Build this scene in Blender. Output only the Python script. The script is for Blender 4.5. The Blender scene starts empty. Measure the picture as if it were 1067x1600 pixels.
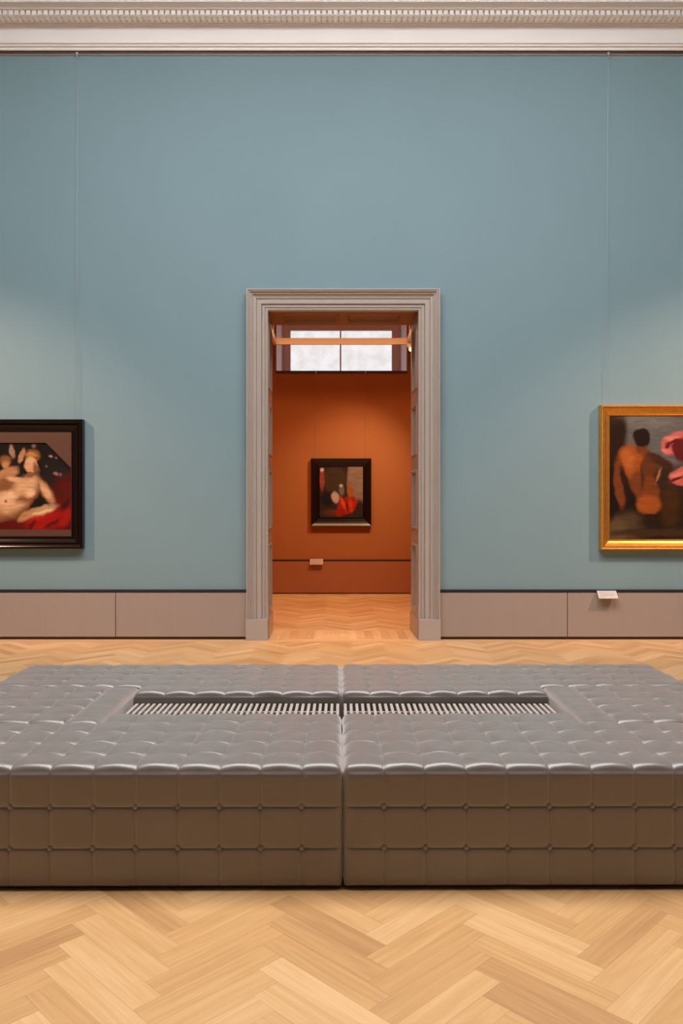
import bpy, bmesh, math, random
from mathutils import Vector, noise
random.seed(7)
C = bpy.context.scene.collection
PI = math.pi

# ------------------------------------------------------------------ camera, world, light
H = 1.30                                    # eye height; the camera looks level along +Y
cam_d = bpy.data.cameras.new('camera'); cam = bpy.data.objects.new('camera', cam_d); C.objects.link(cam)
cam.location = (0, 0, H); cam.rotation_euler = (PI/2, 0, 0)
cam_d.sensor_fit = 'VERTICAL'; cam_d.sensor_height = 36; cam_d.lens = 1233/1600*36
cam_d.shift_y = -3/1600
cam_d.clip_start = 0.05
bpy.context.scene.camera = cam
vs = bpy.context.scene.view_settings
vs.view_transform = 'Standard'; vs.look = 'None'; vs.gamma = 1; vs.use_curve_mapping = False
vs.exposure = -0.16
bpy.context.scene.cycles.max_bounces = 10
bpy.context.scene.cycles.diffuse_bounces = 6
w = bpy.data.worlds.new('world'); bpy.context.scene.world = w; w.use_nodes = True
w.node_tree.nodes['Background'].inputs[0].default_value = (0.85, 0.9, 1, 1)
w.node_tree.nodes['Background'].inputs[1].default_value = 1.0

SKY_POWER = 11.8                             # laylight in the ceiling
SKY_COL = (1.0, 0.965, 0.97, 1)
def spot(name, loc, target, power, col, size=0.06, angle=40, blend=0.8):
    l = bpy.data.lights.new(name, 'SPOT'); l.energy = power; l.color = col
    l.shadow_soft_size = size; l.spot_size = math.radians(angle); l.spot_blend = blend
    o = bpy.data.objects.new(name, l); C.objects.link(o); o.location = loc
    o.rotation_euler = (Vector(target)-Vector(loc)).to_track_quat('-Z', 'Y').to_euler()
    return o
WARM = (1.0, 0.60, 0.40)
spot('spot_left_painting', (-6.0, 5.2, 5.3), (-3.1, 7.95, 1.5), 1250, WARM, 0.04, 41, 1.0)
spot('spot_right_painting', (6.0, 5.2, 5.3), (3.1, 7.95, 1.5), 1250, WARM, 0.04, 41, 1.0)
ORANGE_L = (1.0, 0.80, 0.58)
spot('spot_inner_painting', (0.90, 10.45, 3.55), (0.02, 12.2, 1.40), 270, ORANGE_L, 0.03, 66, 1.0)
def area(name, loc, rot, sx, sy, power, col):
    l = bpy.data.lights.new(name, 'AREA'); l.shape = 'RECTANGLE'; l.size = sx; l.size_y = sy
    l.energy = power; l.color = col
    o = bpy.data.objects.new(name, l); C.objects.link(o); o.location = loc; o.rotation_euler = rot
    return o
area('inner_room_fill', (0, 10.0, 4.3), (0, 0, 0), 3.0, 1.0, 112, (1.0, 0.52, 0.24)).data.spread = 2.5  # added orange fill light with no fixture, warms the inner floor and walls

# ------------------------------------------------------------------ materials
def lin(c):                                  # sRGB 0-255 to linear
    return tuple((v/255/12.92 if v/255 <= 0.04045 else ((v/255+0.055)/1.055)**2.4) for v in c)+(1,)
def mat(name, col, rough=0.5, metal=0.0, spec=0.5, bump=None, vary=None, emit=None):
    m = bpy.data.materials.new(name); m.use_nodes = True
    nt = m.node_tree; b = nt.nodes['Principled BSDF']
    b.inputs['Base Color'].default_value = col
    b.inputs['Roughness'].default_value = rough; b.inputs['Metallic'].default_value = metal
    b.inputs['Specular IOR Level'].default_value = spec
    tc = nt.nodes.new('ShaderNodeTexCoord')
    if vary:                                  # (scale vector, amount)
        mp = nt.nodes.new('ShaderNodeMapping'); mp.inputs['Scale'].default_value = vary[0]
        nt.links.new(tc.outputs['Object'], mp.inputs[0])
        n = nt.nodes.new('ShaderNodeTexNoise'); n.inputs['Scale'].default_value = 1; n.inputs['Detail'].default_value = 5
        nt.links.new(mp.outputs[0], n.inputs[0])
        mx = nt.nodes.new('ShaderNodeMix'); mx.data_type = 'RGBA'
        a = vary[1]
        mx.inputs[6].default_value = tuple(c*(1-a) for c in col[:3])+(1,)
        mx.inputs[7].default_value = tuple(min(1, c*(1+a)) for c in col[:3])+(1,)
        nt.links.new(n.outputs[0], mx.inputs[0]); nt.links.new(mx.outputs[2], b.inputs['Base Color'])
    if bump:                                  # (scale vector, strength, distance)
        mp = nt.nodes.new('ShaderNodeMapping'); mp.inputs['Scale'].default_value = bump[0]
        nt.links.new(tc.outputs['Object'], mp.inputs[0])
        n = nt.nodes.new('ShaderNodeTexNoise'); n.inputs['Scale'].default_value = 1; n.inputs['Detail'].default_value = 3
        nt.links.new(mp.outputs[0], n.inputs[0])
        bp = nt.nodes.new('ShaderNodeBump'); bp.inputs['Strength'].default_value = bump[1]; bp.inputs['Distance'].default_value = bump[2]
        nt.links.new(n.outputs[0], bp.inputs['Height']); nt.links.new(bp.outputs[0], b.inputs['Normal'])
    if emit:
        b.inputs['Emission Color'].default_value = emit[0]; b.inputs['Emission Strength'].default_value = emit[1]
    return m

M_blue = mat('blue_wall_fabric', (0.208, 0.325, 0.373, 1), 0.85, spec=0.2, bump=((900, 900, 500), 0.15, 0.001), vary=((1.2, 1, 0.6), 0.05))
M_taupe = mat('taupe_paint', (0.345, 0.29, 0.262, 1), 0.45, spec=0.4, vary=((30, 30, 1.0), 0.04))
M_frame = mat('door_surround_paint', (0.41, 0.365, 0.335, 1), 0.38, spec=0.5, vary=((3, 3, 2.0), 0.03))
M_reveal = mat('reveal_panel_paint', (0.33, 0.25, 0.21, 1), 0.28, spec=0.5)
M_plaster = mat('white_plaster', (0.91, 0.90, 0.90, 1), 0.6, vary=((2, 2, 2), 0.03))
M_ceil = mat('ceiling_plaster', (0.75, 0.73, 0.70, 1), 0.8)
M_dark = mat('dark_dado_strip', (0.012, 0.008, 0.007, 1), 0.7)  # near-black strip along the top of the dados
M_rail = mat('dark_picture_rail', (0.015, 0.008, 0.007, 1), 0.6)
M_railb = mat('brown_rail', (0.16, 0.10, 0.075, 1), 0.4)
M_plinth = mat('brown_plinth_recess', (0.11, 0.055, 0.035, 1), 0.6)
M_orange = mat('rust_wall_fabric', (0.34, 0.112, 0.033, 1), 0.85, spec=0.2, bump=((900, 900, 500), 0.15, 0.001), vary=((2, 1, 0.7), 0.05))
M_orange_low = mat('rust_dado', (0.33, 0.105, 0.035, 1), 0.5)
M_other = mat('other_wall', (0.13, 0.17, 0.18, 1), 0.85, spec=0.2)
M_niche = mat('niche_plaster', (0.78, 0.66, 0.66, 1), 0.7)
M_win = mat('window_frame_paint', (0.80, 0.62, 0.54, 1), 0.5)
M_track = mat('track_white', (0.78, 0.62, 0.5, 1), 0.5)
M_ebony = mat('ebonised_wood', (0.010, 0.0040, 0.003, 1), 0.2, spec=0.35, bump=((6, 300, 300), 0.1, 0.0006))
M_mount = mat('brown_mount_board', (0.095, 0.042, 0.025, 1), 0.45, vary=((5, 60, 60), 0.25))
M_gold = mat('gilded_frame', (0.80, 0.40, 0.085, 1), 0.34, metal=0.85, bump=((90, 90, 90), 0.25, 0.002), vary=((25, 25, 25), 0.22))
M_wire = mat('hanging_wire', (0.42, 0.45, 0.44, 1), 0.4, metal=0.3)
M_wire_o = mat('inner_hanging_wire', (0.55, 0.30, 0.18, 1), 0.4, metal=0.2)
M_label = mat('label_card', (0.58, 0.52, 0.50, 1), 0.5)
M_text = mat('label_print', (0.30, 0.24, 0.22, 1), 0.7)
M_slat = mat('pale_slat_paint', (0.46, 0.41, 0.37, 1), 0.45)
M_base = mat('black_base', (0.010, 0.008, 0.007, 1), 0.7)
M_button = mat('leather_button', (0.075, 0.043, 0.024, 1), 0.32)

def leather():
    m = bpy.data.materials.new('taupe_grey_leather'); m.use_nodes = True
    nt = m.node_tree; b = nt.nodes['Principled BSDF']; N = nt.nodes.new; L = nt.links.new
    tc = N('ShaderNodeTexCoord')
    n1 = N('ShaderNodeTexNoise'); n1.inputs['Scale'].default_value = 5; n1.inputs['Detail'].default_value = 4
    L(tc.outputs['Object'], n1.inputs[0])
    mx = N('ShaderNodeMix'); mx.data_type = 'RGBA'
    mx.inputs[6].default_value = (0.038, 0.019, 0.009, 1); mx.inputs[7].default_value = (0.052, 0.028, 0.015, 1)
    L(n1.outputs[0], mx.inputs[0]); L(mx.outputs[2], b.inputs['Base Color'])
    mr = N('ShaderNodeMapRange'); mr.inputs[3].default_value = 0.36; mr.inputs[4].default_value = 0.50
    L(n1.outputs[0], mr.inputs[0]); L(mr.outputs[0], b.inputs['Roughness'])
    b.inputs['Specular IOR Level'].default_value = 0.5
    b.inputs['Coat Weight'].default_value = 1.0; b.inputs['Coat Roughness'].default_value = 0.36; b.inputs['Coat IOR'].default_value = 1.7
    b.inputs['Sheen Weight'].default_value = 0.80; b.inputs['Sheen Roughness'].default_value = 0.66; b.inputs['Sheen Tint'].default_value = (1, 0.93, 0.89, 1)
    v = N('ShaderNodeTexVoronoi'); v.inputs['Scale'].default_value = 420; L(tc.outputs['Object'], v.inputs[0])
    n2 = N('ShaderNodeTexNoise'); n2.inputs['Scale'].default_value = 16; n2.inputs['Detail'].default_value = 3
    n2.inputs['Distortion'].default_value = 0.8
    L(tc.outputs['Object'], n2.inputs[0])
    b1 = N('ShaderNodeBump'); b1.inputs['Strength'].default_value = 0.12; b1.inputs['Distance'].default_value = 0.0006
    L(v.outputs[0], b1.inputs['Height'])
    b2 = N('ShaderNodeBump'); b2.inputs['Strength'].default_value = 0.35; b2.inputs['Distance'].default_value = 0.008
    L(n2.outputs[0], b2.inputs['Height']); L(b1.outputs[0], b2.inputs['Normal']); L(b2.outputs[0], b.inputs['Normal'])
    return m
M_leather = leather()

def parquet(name, c0, c1, c2, rough=0.36):
    m = bpy.data.materials.new(name); m.use_nodes = True
    nt = m.node_tree; b = nt.nodes['Principled BSDF']; N = nt.nodes.new; L = nt.links.new
    at = N('ShaderNodeAttribute'); at.attribute_name = 'plank'
    uv = N('ShaderNodeUVMap'); uv.uv_map = 'UVMap'
    mp = N('ShaderNodeMapping'); mp.inputs['Scale'].default_value = (3.2, 55, 1)
    mul = N('ShaderNodeVectorMath'); mul.operation = 'SCALE'; mul.inputs[3].default_value = 37.0
    cmb = N('ShaderNodeCombineXYZ'); L(at.outputs['Fac'], cmb.inputs[0]); L(at.outputs['Fac'], cmb.inputs[1]); L(at.outputs['Fac'], cmb.inputs[2])
    L(cmb.outputs[0], mul.inputs[0]); L(uv.outputs[0], mp.inputs[0])
    add = N('ShaderNodeVectorMath'); add.operation = 'ADD'; L(mp.outputs[0], add.inputs[0]); L(mul.outputs[0], add.inputs[1])
    n = N('ShaderNodeTexNoise'); n.inputs['Scale'].default_value = 1.0; n.inputs['Detail'].default_value = 7; n.inputs['Distortion'].default_value = 0.6
    L(add.outputs[0], n.inputs[0])
    ramp = N('ShaderNodeValToRGB'); e = ramp.color_ramp.elements
    e[0].position = 0.0; e[0].color = c0; e[1].position = 1.0; e[1].color = c2
    x = e.new(0.5); x.color = c1
    # plank tone 75 %, grain 25 %
    m1 = N('ShaderNodeMath'); m1.operation = 'MULTIPLY'; m1.inputs[1].default_value = 0.62; L(at.outputs['Fac'], m1.inputs[0])
    m2 = N('ShaderNodeMath'); m2.operation = 'MULTIPLY_ADD'; m2.inputs[1].default_value = 0.75; m2.inputs[2].default_value = -0.18
    L(n.outputs[0], m2.inputs[0])
    m3 = N('ShaderNodeMath'); m3.operation = 'ADD'; L(m1.outputs[0], m3.inputs[0]); L(m2.outputs[0], m3.inputs[1])
    L(m3.outputs[0], ramp.inputs[0])
    # thin joint between planks, stored as second uv (distance to the plank edge)
    ed = N('ShaderNodeUVMap'); ed.uv_map = 'size'
    s1 = N('ShaderNodeSeparateXYZ'); L(uv.outputs[0], s1.inputs[0])
    s2 = N('ShaderNodeSeparateXYZ'); L(ed.outputs[0], s2.inputs[0])
    def edge(i):
        a = N('ShaderNodeMath'); a.operation = 'SUBTRACT'; L(s2.outputs[i], a.inputs[0]); L(s1.outputs[i], a.inputs[1])
        c = N('ShaderNodeMath'); c.operation = 'MINIMUM'; L(a.outputs[0], c.inputs[0]); L(s1.outputs[i], c.inputs[1]); return c
    mn = N('ShaderNodeMath'); mn.operation = 'MINIMUM'; L(edge(0).outputs[0], mn.inputs[0]); L(edge(1).outputs[0], mn.inputs[1])
    jr = N('ShaderNodeMapRange'); jr.inputs[1].default_value = 0.0; jr.inputs[2].default_value = 0.0011; jr.inputs[3].default_value = 0.62; jr.inputs[4].default_value = 1.0
    L(mn.outputs[0], jr.inputs[0])
    sc = N('ShaderNodeVectorMath'); sc.operation = 'SCALE'; L(ramp.outputs[0], sc.inputs[0]); L(jr.outputs[0], sc.inputs[3])
    L(sc.outputs[0], b.inputs['Base Color'])
    rr = N('ShaderNodeMapRange'); rr.inputs[3].default_value = rough-0.06; rr.inputs[4].default_value = rough+0.08
    L(n.outputs[0], rr.inputs[0]); L(rr.outputs[0], b.inputs['Roughness'])
    bp = N('ShaderNodeBump'); bp.inputs['Strength'].default_value = 0.08; bp.inputs['Distance'].default_value = 0.001
    L(n.outputs[0], bp.inputs['Height']); L(bp.outputs[0], b.inputs['Normal'])
    b.inputs['Specular IOR Level'].default_value = 0.45
    return m
M_parquet = parquet('oak_parquet', (0.45, 0.235, 0.098, 1), (0.65, 0.38, 0.165, 1), (0.82, 0.54, 0.28, 1))
M_border = parquet('oak_border', (0.62, 0.37, 0.17, 1), (0.68, 0.42, 0.21, 1), (0.76, 0.50, 0.26, 1))

# ------------------------------------------------------------------ mesh helpers
def link(name, bm, m, parent=None, smooth=False, mats=None):
    me = bpy.data.meshes.new(name); bm.to_mesh(me); bm.free()
    for mm in (mats or [m]): me.materials.append(mm)
    if smooth:
        for p in me.polygons: p.use_smooth = True
    o = bpy.data.objects.new(name, me); C.objects.link(o)
    if parent: o.parent = parent
    return o
def box(bm, x0, x1, y0, y1, z0, z1, bev=0):
    vv = [bm.verts.new((x, y, z)) for x in (x0, x1) for y in (y0, y1) for z in (z0, z1)]
    fs = [(0,1,3,2), (4,6,7,5), (0,4,5,1), (2,3,7,6), (0,2,6,4), (1,5,7,3)]
    faces = [bm.faces.new([vv[i] for i in f]) for f in fs]
    if bev:
        es = list({e for f in faces for e in f.edges})
        bmesh.ops.bevel(bm, geom=es, offset=bev, segments=2, affect='EDGES', profile=0.6)
def tube(bm, p0, p1, r0, r1=None, n=12, cap=True):
    r1 = r0 if r1 is None else r1
    p0, p1 = Vector(p0), Vector(p1); d = (p1-p0).normalized()
    a = d.orthogonal().normalized(); b = d.cross(a)
    A = [bm.verts.new(p0+(a*math.cos(t)+b*math.sin(t))*r0) for t in [2*PI*k/n for k in range(n)]]
    B = [bm.verts.new(p1+(a*math.cos(t)+b*math.sin(t))*r1) for t in [2*PI*k/n for k in range(n)]]
    for k in range(n): bm.faces.new((A[k], A[(k+1) % n], B[(k+1) % n], B[k]))
    if cap: bm.faces.new(A[::-1]); bm.faces.new(B)
def struct(o): o['kind'] = 'structure'; return o
def empty(name, loc, label=None, cat=None, group=None, kind=None):
    o = bpy.data.objects.new(name, None); C.objects.link(o); o.location = loc; o.empty_display_size = 0.1
    if label: o['label'] = label
    if cat: o['category'] = cat
    if group: o['group'] = group
    if kind: o['kind'] = kind
    return o
def part(name, bm, m, root, smooth=False, label=None):    # bm in world coordinates; root has no rotation here
    L0 = root.matrix_basis.translation if root.parent is None else root.parent.matrix_basis.translation
    bmesh.ops.translate(bm, verts=bm.verts, vec=-Vector(L0))
    o = link(name, bm, m, root, smooth)
    if label: o['label'] = label
    return o
def prism_x(bm, prof, x0, x1):                # closed (y,z) outline extruded along x
    A = [bm.verts.new((x0, y, z)) for y, z in prof]; B = [bm.verts.new((x1, y, z)) for y, z in prof]
    n = len(prof)
    for k in range(n): bm.faces.new((A[k], A[(k+1) % n], B[(k+1) % n], B[k]))
    bm.faces.new(A[::-1]); bm.faces.new(B)
def sweep_rect(bm, x0, x1, z0, z1, ybase, prof, sides='LTRB', closed=True):
    """frame swept round a rectangle; prof = list of (t, p): t measured outward from the inner edge, p towards the viewer"""
    if closed: path = [(x0, z0, -1, -1), (x0, z1, -1, 1), (x1, z1, 1, 1), (x1, z0, 1, -1)]
    else: path = [(x0, z0, -1, 0), (x0, z1, -1, 1), (x1, z1, 1, 1), (x1, z0, 1, 0)]
    rings = []
    for (x, z, sx, sz) in path:
        rings.append([bm.verts.new((x+sx*t, ybase-p, z+sz*t)) for t, p in prof])
    m = len(prof); cnt = 4 if closed else 3
    for i in range(cnt):
        A, B = rings[i], rings[(i+1) % 4]
        for k in range(m-1): bm.faces.new((A[k], A[k+1], B[k+1], B[k]))
    if not closed:
        bm.faces.new(rings[0]); bm.faces.new(rings[3][::-1])

# ------------------------------------------------------------------ parquet floors
def clip(poly, x0, x1, y0, y1):
    def cut(P, f, inter):
        out = []
        for i in range(len(P)):
            a, b = P[i-1], P[i]
            fa, fb = f(a), f(b)
            if fb >= 0:
                if fa < 0: out.append(inter(a, b, fa, fb))
                out.append(b)
            elif fa >= 0: out.append(inter(a, b, fa, fb))
        return out
    it = lambda a, b, fa, fb: tuple(a[k]+(b[k]-a[k])*fa/(fa-fb) for k in range(4))
    for f in (lambda p: p[0]-x0, lambda p: x1-p[0], lambda p: p[1]-y0, lambda p: y1-p[1]):
        poly = cut(poly, f, it)
        if len(poly) < 3: return []
    return poly
def plank_mesh(name, planks, m, z=0.0, thick=None):
    verts, faces, uvs, sizes, rn = [], [], [], [], []
    for poly, sz, r in planks:
        i0 = len(verts)
        verts += [(p[0], p[1], z) for p in poly]; faces.append(list(range(i0, i0+len(poly))))
        uvs += [(p[2], p[3]) for p in poly]; sizes += [sz]*len(poly); rn.append(r)
    me = bpy.data.meshes.new(name); me.from_pydata(verts, [], faces)
    a = me.uv_layers.new(name='UVMap'); b = me.uv_layers.new(name='size')
    for i in range(len(uvs)): a.data[i].uv = uvs[i]; b.data[i].uv = sizes[i]
    at = me.attributes.new('plank', 'FLOAT', 'FACE')
    for i, r in enumerate(rn): at.data[i].value = r
    me.materials.append(m)
    o = bpy.data.objects.new(name, me); C.objects.link(o); return o
def herringbone(x0, x1, y0, y1, ox, oy, W=0.0866, n=5):
    Lp = W*n; s = math.sqrt(0.5); out = []
    R = max(abs(x0), abs(x1), abs(y0), abs(y1))*1.6
    def add(u0, v0, du, dv):
        P = []
        for (a, b) in ((0, 0), (du, 0), (du, dv), (0, dv)):
            u, v = u0+a, v0+b
            P.append(((u-v)*s+ox, (u+v)*s+oy, a if du > dv else b, b if du > dv else a))
        if max(p[0] for p in P) < x0 or min(p[0] for p in P) > x1 or max(p[1] for p in P) < y0 or min(p[1] for p in P) > y1: return
        Q = clip(P, x0, x1, y0, y1)
        if len(Q) >= 3: out.append((Q, (max(du, dv), min(du, dv)), min(1, max(0, random.gauss(0.5, 0.25)))))
    K = int(R/(Lp*math.sqrt(2)))+3; J = int(R/(W*math.sqrt(2)))+8
    for k in range(-K, K+1):
        for j in range(-J, J+1):
            bu, bv = j*W+k*Lp, j*W-k*Lp
            add(bu, bv, Lp, W); add(bu+Lp, bv+W-Lp, W, Lp)
    return out
def straight(x0, x1, y0, y1, Lp, W, along='x'):
    out = []
    if along == 'x':
        y = y0
        while y < y1-1e-6:
            w_ = min(W, y1-y); x = x0-random.random()*Lp
            while x < x1:
                a, b = max(x, x0), min(x+Lp, x1)
                if b > a: out.append(([(a, y, a-x, 0), (b, y, b-x, 0), (b, y+w_, b-x, w_), (a, y+w_, a-x, w_)], (Lp, w_), min(1, max(0, random.gauss(0.5, 0.2)))))
                x += Lp
            y += W
    else:
        x = x0
        while x < x1-1e-6:
            b = min(x+W, x1)
            out.append(([(x, y0, 0, 0), (b, y0, 0, b-x), (b, y1, y1-y0, b-x), (x, y1, y1-y0, 0)], (y1-y0, b-x), random.random()))
            x = b
    return out
RX, RY0, WY, WB = 6.8, -5.0, 7.95, 8.55       # half width, wall behind the camera, picture wall, its rear face
IY = 12.24                                    # painting wall of the inner room
pl = herringbone(-RX, RX, RY0, 7.79, -0.48, 0.03)
pl_b = straight(-RX, RX, 7.79, WY, 1.1, 0.08)
pl_t = straight(-0.80, 0.80, WY, WB-0.03, 0.5, 0.0866, 'y')
pl_i = herringbone(-2.6, 2.6, WB, 13.1, -0.48, 0.03)
struct(plank_mesh('floor', pl, M_parquet))
struct(plank_mesh('floor_border', pl_b, M_border))
struct(plank_mesh('floor_threshold', pl_t, M_parquet))
struct(plank_mesh('floor_threshold_edge', straight(-0.80, 0.80, WB-0.03, WB, 1.6, 0.03), M_border))
struct(plank_mesh('floor_inner', pl_i, M_parquet))
bm = bmesh.new(); box(bm, -RX-0.2, RX+0.2, RY0-0.2, 13.6, -0.2, -0.004); struct(link('floor_slab', bm, M_base))

# ------------------------------------------------------------------ main room shell
CZ = 7.3
OXL, OXR, OZ = -0.742, 0.776, 3.305           # door opening
def holed_wall(name, x0, x1, z0, z1, y0, y1, hx0, hx1, hz0, hz1, m):
    bm = bmesh.new()
    box(bm, x0, hx0, y0, y1, z0, z1); box(bm, hx1, x1, y0, y1, z0, z1)
    box(bm, hx0, hx1, y0, y1, hz1, z1)
    if hz0 > z0: box(bm, hx0, hx1, y0, y1, z0, hz0)
    return struct(link(name, bm, m))
holed_wall('wall_back', -RX, RX, 0, CZ, WY, 8.25, OXL-0.03, OXR+0.03, 0, OZ+0.03, M_blue)
holed_wall('wall_inner_front', -2.6, 2.6, 0, 5.0, 8.25, WB, OXL-0.03, OXR+0.03, 0, OZ+0.03, M_orange)
for nm, a in (('wall_left', (-RX-0.2, -RX, RY0, WY, 0, CZ)), ('wall_right', (RX, RX+0.2, RY0, WY, 0, CZ)), ('wall_front', (-RX, RX, RY0-0.2, RY0, 0, CZ))):
    bm = bmesh.new(); box(bm, *a); struct(link(nm, bm, M_other))
# ceiling with a glazed laylight
SX, SY0, SY1 = 3.7, 1.8, 5.1
bm = bmesh.new()
box(bm, -RX-0.2, -SX, RY0-0.2, 8.25, CZ, CZ+0.2); box(bm, SX, RX+0.2, RY0-0.2, 8.25, CZ, CZ+0.2)
box(bm, -SX, SX, RY0-0.2, SY0, CZ, CZ+0.2); box(bm, -SX, SX, SY1, 8.25, CZ, CZ+0.2)
struct(link('ceiling', bm, M_ceil))
lay = mat('laylight_glass', (0.8, 0.8, 0.8, 1), 0.5, emit=(SKY_COL, SKY_POWER))
bm = bmesh.new()
vv = [bm.verts.new(p) for p in ((-SX, SY0, CZ+0.1), (-SX, SY1, CZ+0.1), (SX, SY1, CZ+0.1), (SX, SY0, CZ+0.1))]; bm.faces.new(vv)
win1 = struct(link('window_1', bm, lay))
bm = bmesh.new()
for i in range(1, 6): box(bm, -SX+i*SX/3-0.03, -SX+i*SX/3+0.03, SY0, SY1, CZ+0.0, CZ+0.06)
for i in range(1, 6): box(bm, -SX, SX, SY0+i*(SY1-SY0)/6-0.03, SY0+i*(SY1-SY0)/6+0.03, CZ, CZ+0.06)
link('glazing_bars', bm, M_ceil, win1)

# cornice: one moulded run on the picture wall
def zy(y, p=0.0): return H+(797-y)*(WY-p)/1233
prof = [(0, 5.919), (0.020, 5.919), (0.024, 5.922), (0.024, zy(74, .02)), (0.030, zy(73.4, .03)), (0.040, zy(72, .04)), (0.040, zy(70.5, .04)), (0.030, zy(70, .03)),
        (0.030, zy(68.5, .03)), (0.048, zy(67.6, .04)), (0.048, zy(66.2, .04)), (0.020, zy(65.5, .02)), (0.020, zy(42.5, .02)), (0.030, zy(41.5, .03)), (0.030, zy(39.5, .03)),
        (0.045, zy(38.5, .045)), (0.045, zy(36.5, .045)), (0.060, zy(35, .06)), (0.064, zy(32, .06)), (0.070, zy(30.5, .07)), (0.138, zy(24.6, .14)), (0.142, zy(23.8, .14)), (0.132, zy(23.6, .14)), (0.132, zy(15.2, .17)), (0.180, zy(15.2, .17)), (0.185, zy(13.8, .18)), (0.190, zy(12.6, .18)), (0.235, zy(9.5, .235)+0.03), (0.25, zy(7.5, .25)+0.03), (0.25, zy(-2, .25)+0.05), (0.30, zy(-14, .3)+0.05), (0.30, 6.75), (0.0, 6.75)]
bm = bmesh.new(); prism_x(bm, [(WY-p, z) for p, z in prof], -RX, RX)
struct(link('trim_cornice', bm, M_plaster))
# dentils and egg ornament, a repeated carving of the cornice
bm = bmesh.new()
pitch = 0.0572
for i in range(-95, 96):
    x = i*pitch
    box(bm, x-0.0195, x+0.0195, WY-0.172, WY-0.04, zy(23.4, .17), zy(16.3, .17))
struct(link('trim_dentil_course', bm, M_plaster))
bm = bmesh.new()
for i in range(-95, 96):
    x = (i+0.5)*pitch
    bmesh.ops.create_icosphere(bm, subdivisions=1, radius=1, matrix=__import__('mathutils').Matrix.Translation((x, WY-0.104, zy(27.2, .11))) @ __import__('mathutils').Matrix.Diagonal((0.021, 0.014, 0.018, 1)))
    box(bm, x+pitch/2-0.004, x+pitch/2+0.004, WY-0.130, WY-0.07, zy(28.2, .11), zy(25.4, .13))
struct(link('trim_egg_moulding', bm, M_plaster, smooth=False))
# picture rail: dark channel with a brown lip
bm = bmesh.new(); box(bm, -RX, RX, WY-0.006, WY, 5.897, 5.9185); r = struct(link('trim_picture_rail', bm, M_rail))
bm = bmesh.new(); box(bm, -RX, RX, WY-0.018, WY-0.004, 5.888, 5.8965, 0.001); link('lip', bm, M_railb, r)
bm = bmesh.new(); box(bm, -RX, RX, WY-0.010, WY, 5.878, 5.8875); link('edge_batten', bm, M_frame, r)

# dado panels along the wall foot, each its own board
def zw(y, D=WY): return H-(y-797)*D/1233
def xw(x, D=WY): return (x-533.5)*D/1233
DT, DB = 0.468, 0.030
JL, JR = xw(387), xw(685)
def dado(side, cuts):
    nm = 'baseboard_'+side
    bm = bmesh.new()
    a, b = min(cuts), max(cuts)
    box(bm, a, b, WY-0.030, WY, DT+0.012, DT+0.032)
    root = struct(link(nm, bm, M_dark))
    bm = bmesh.new(); box(bm, a, b, WY-0.022, WY-0.002, DT+0.001, DT+0.0115); link('brown_strip', bm, M_railb, root)
    for k in range(len(cuts)-1):
        bm = bmesh.new(); box(bm, cuts[k]+0.0035, cuts[k+1]-0.0035, WY-0.034, WY-0.002, DB, DT, 0.002)
        link('panel', bm, M_taupe, root)
    bm = bmesh.new(); box(bm, a, b, WY-0.012, WY, 0.0, DT); link('plinth', bm, M_plinth, root)
dado('left', [-RX, -5.0, xw(182), JL])
dado('right', [JR, xw(885), 5.0, RX])

# ------------------------------------------------------------------ doorway
door = empty('door_1', (0, WY, 0), kind='structure')
fr = 0.206
aprof = [(-0.004, -0.02), (-0.004, 0.030), (0.004, 0.037), (0.016, 0.037), (0.022, 0.030), (0.026, 0.030), (0.028, 0.040), (0.052, 0.040), (0.056, 0.034), (0.060, 0.052),
         (0.062, 0.054), (0.104, 0.054), (0.108, 0.048), (0.112, 0.060), (0.122, 0.062), (0.132, 0.064), (0.142, 0.071), (0.150, 0.082), (0.154, 0.084), (0.156, 0.074), (0.168, 0.074),
         (0.172, 0.086), (0.180, 0.092), (0.184, 0.092), (0.186, 0.080), (0.190, 0.080), (0.192, 0.088), (fr, 0.088), (fr, -0.001)]
bm = bmesh.new(); sweep_rect(bm, OXL, OXR, 0.205, OZ, WY, aprof, closed=False)
part('architrave', bm, M_frame, door)
for sx, ex in ((-1, OXL), (1, OXR)):
    a, b = (ex-0.212, ex+0.006) if sx < 0 else (ex-0.006, ex+0.212)
    bm = bmesh.new()
    box(bm, a, b, WY-0.096, WY+0.0, 0, 0.208, 0.003)
    part('plinth_block', bm, M_frame, door)
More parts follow.
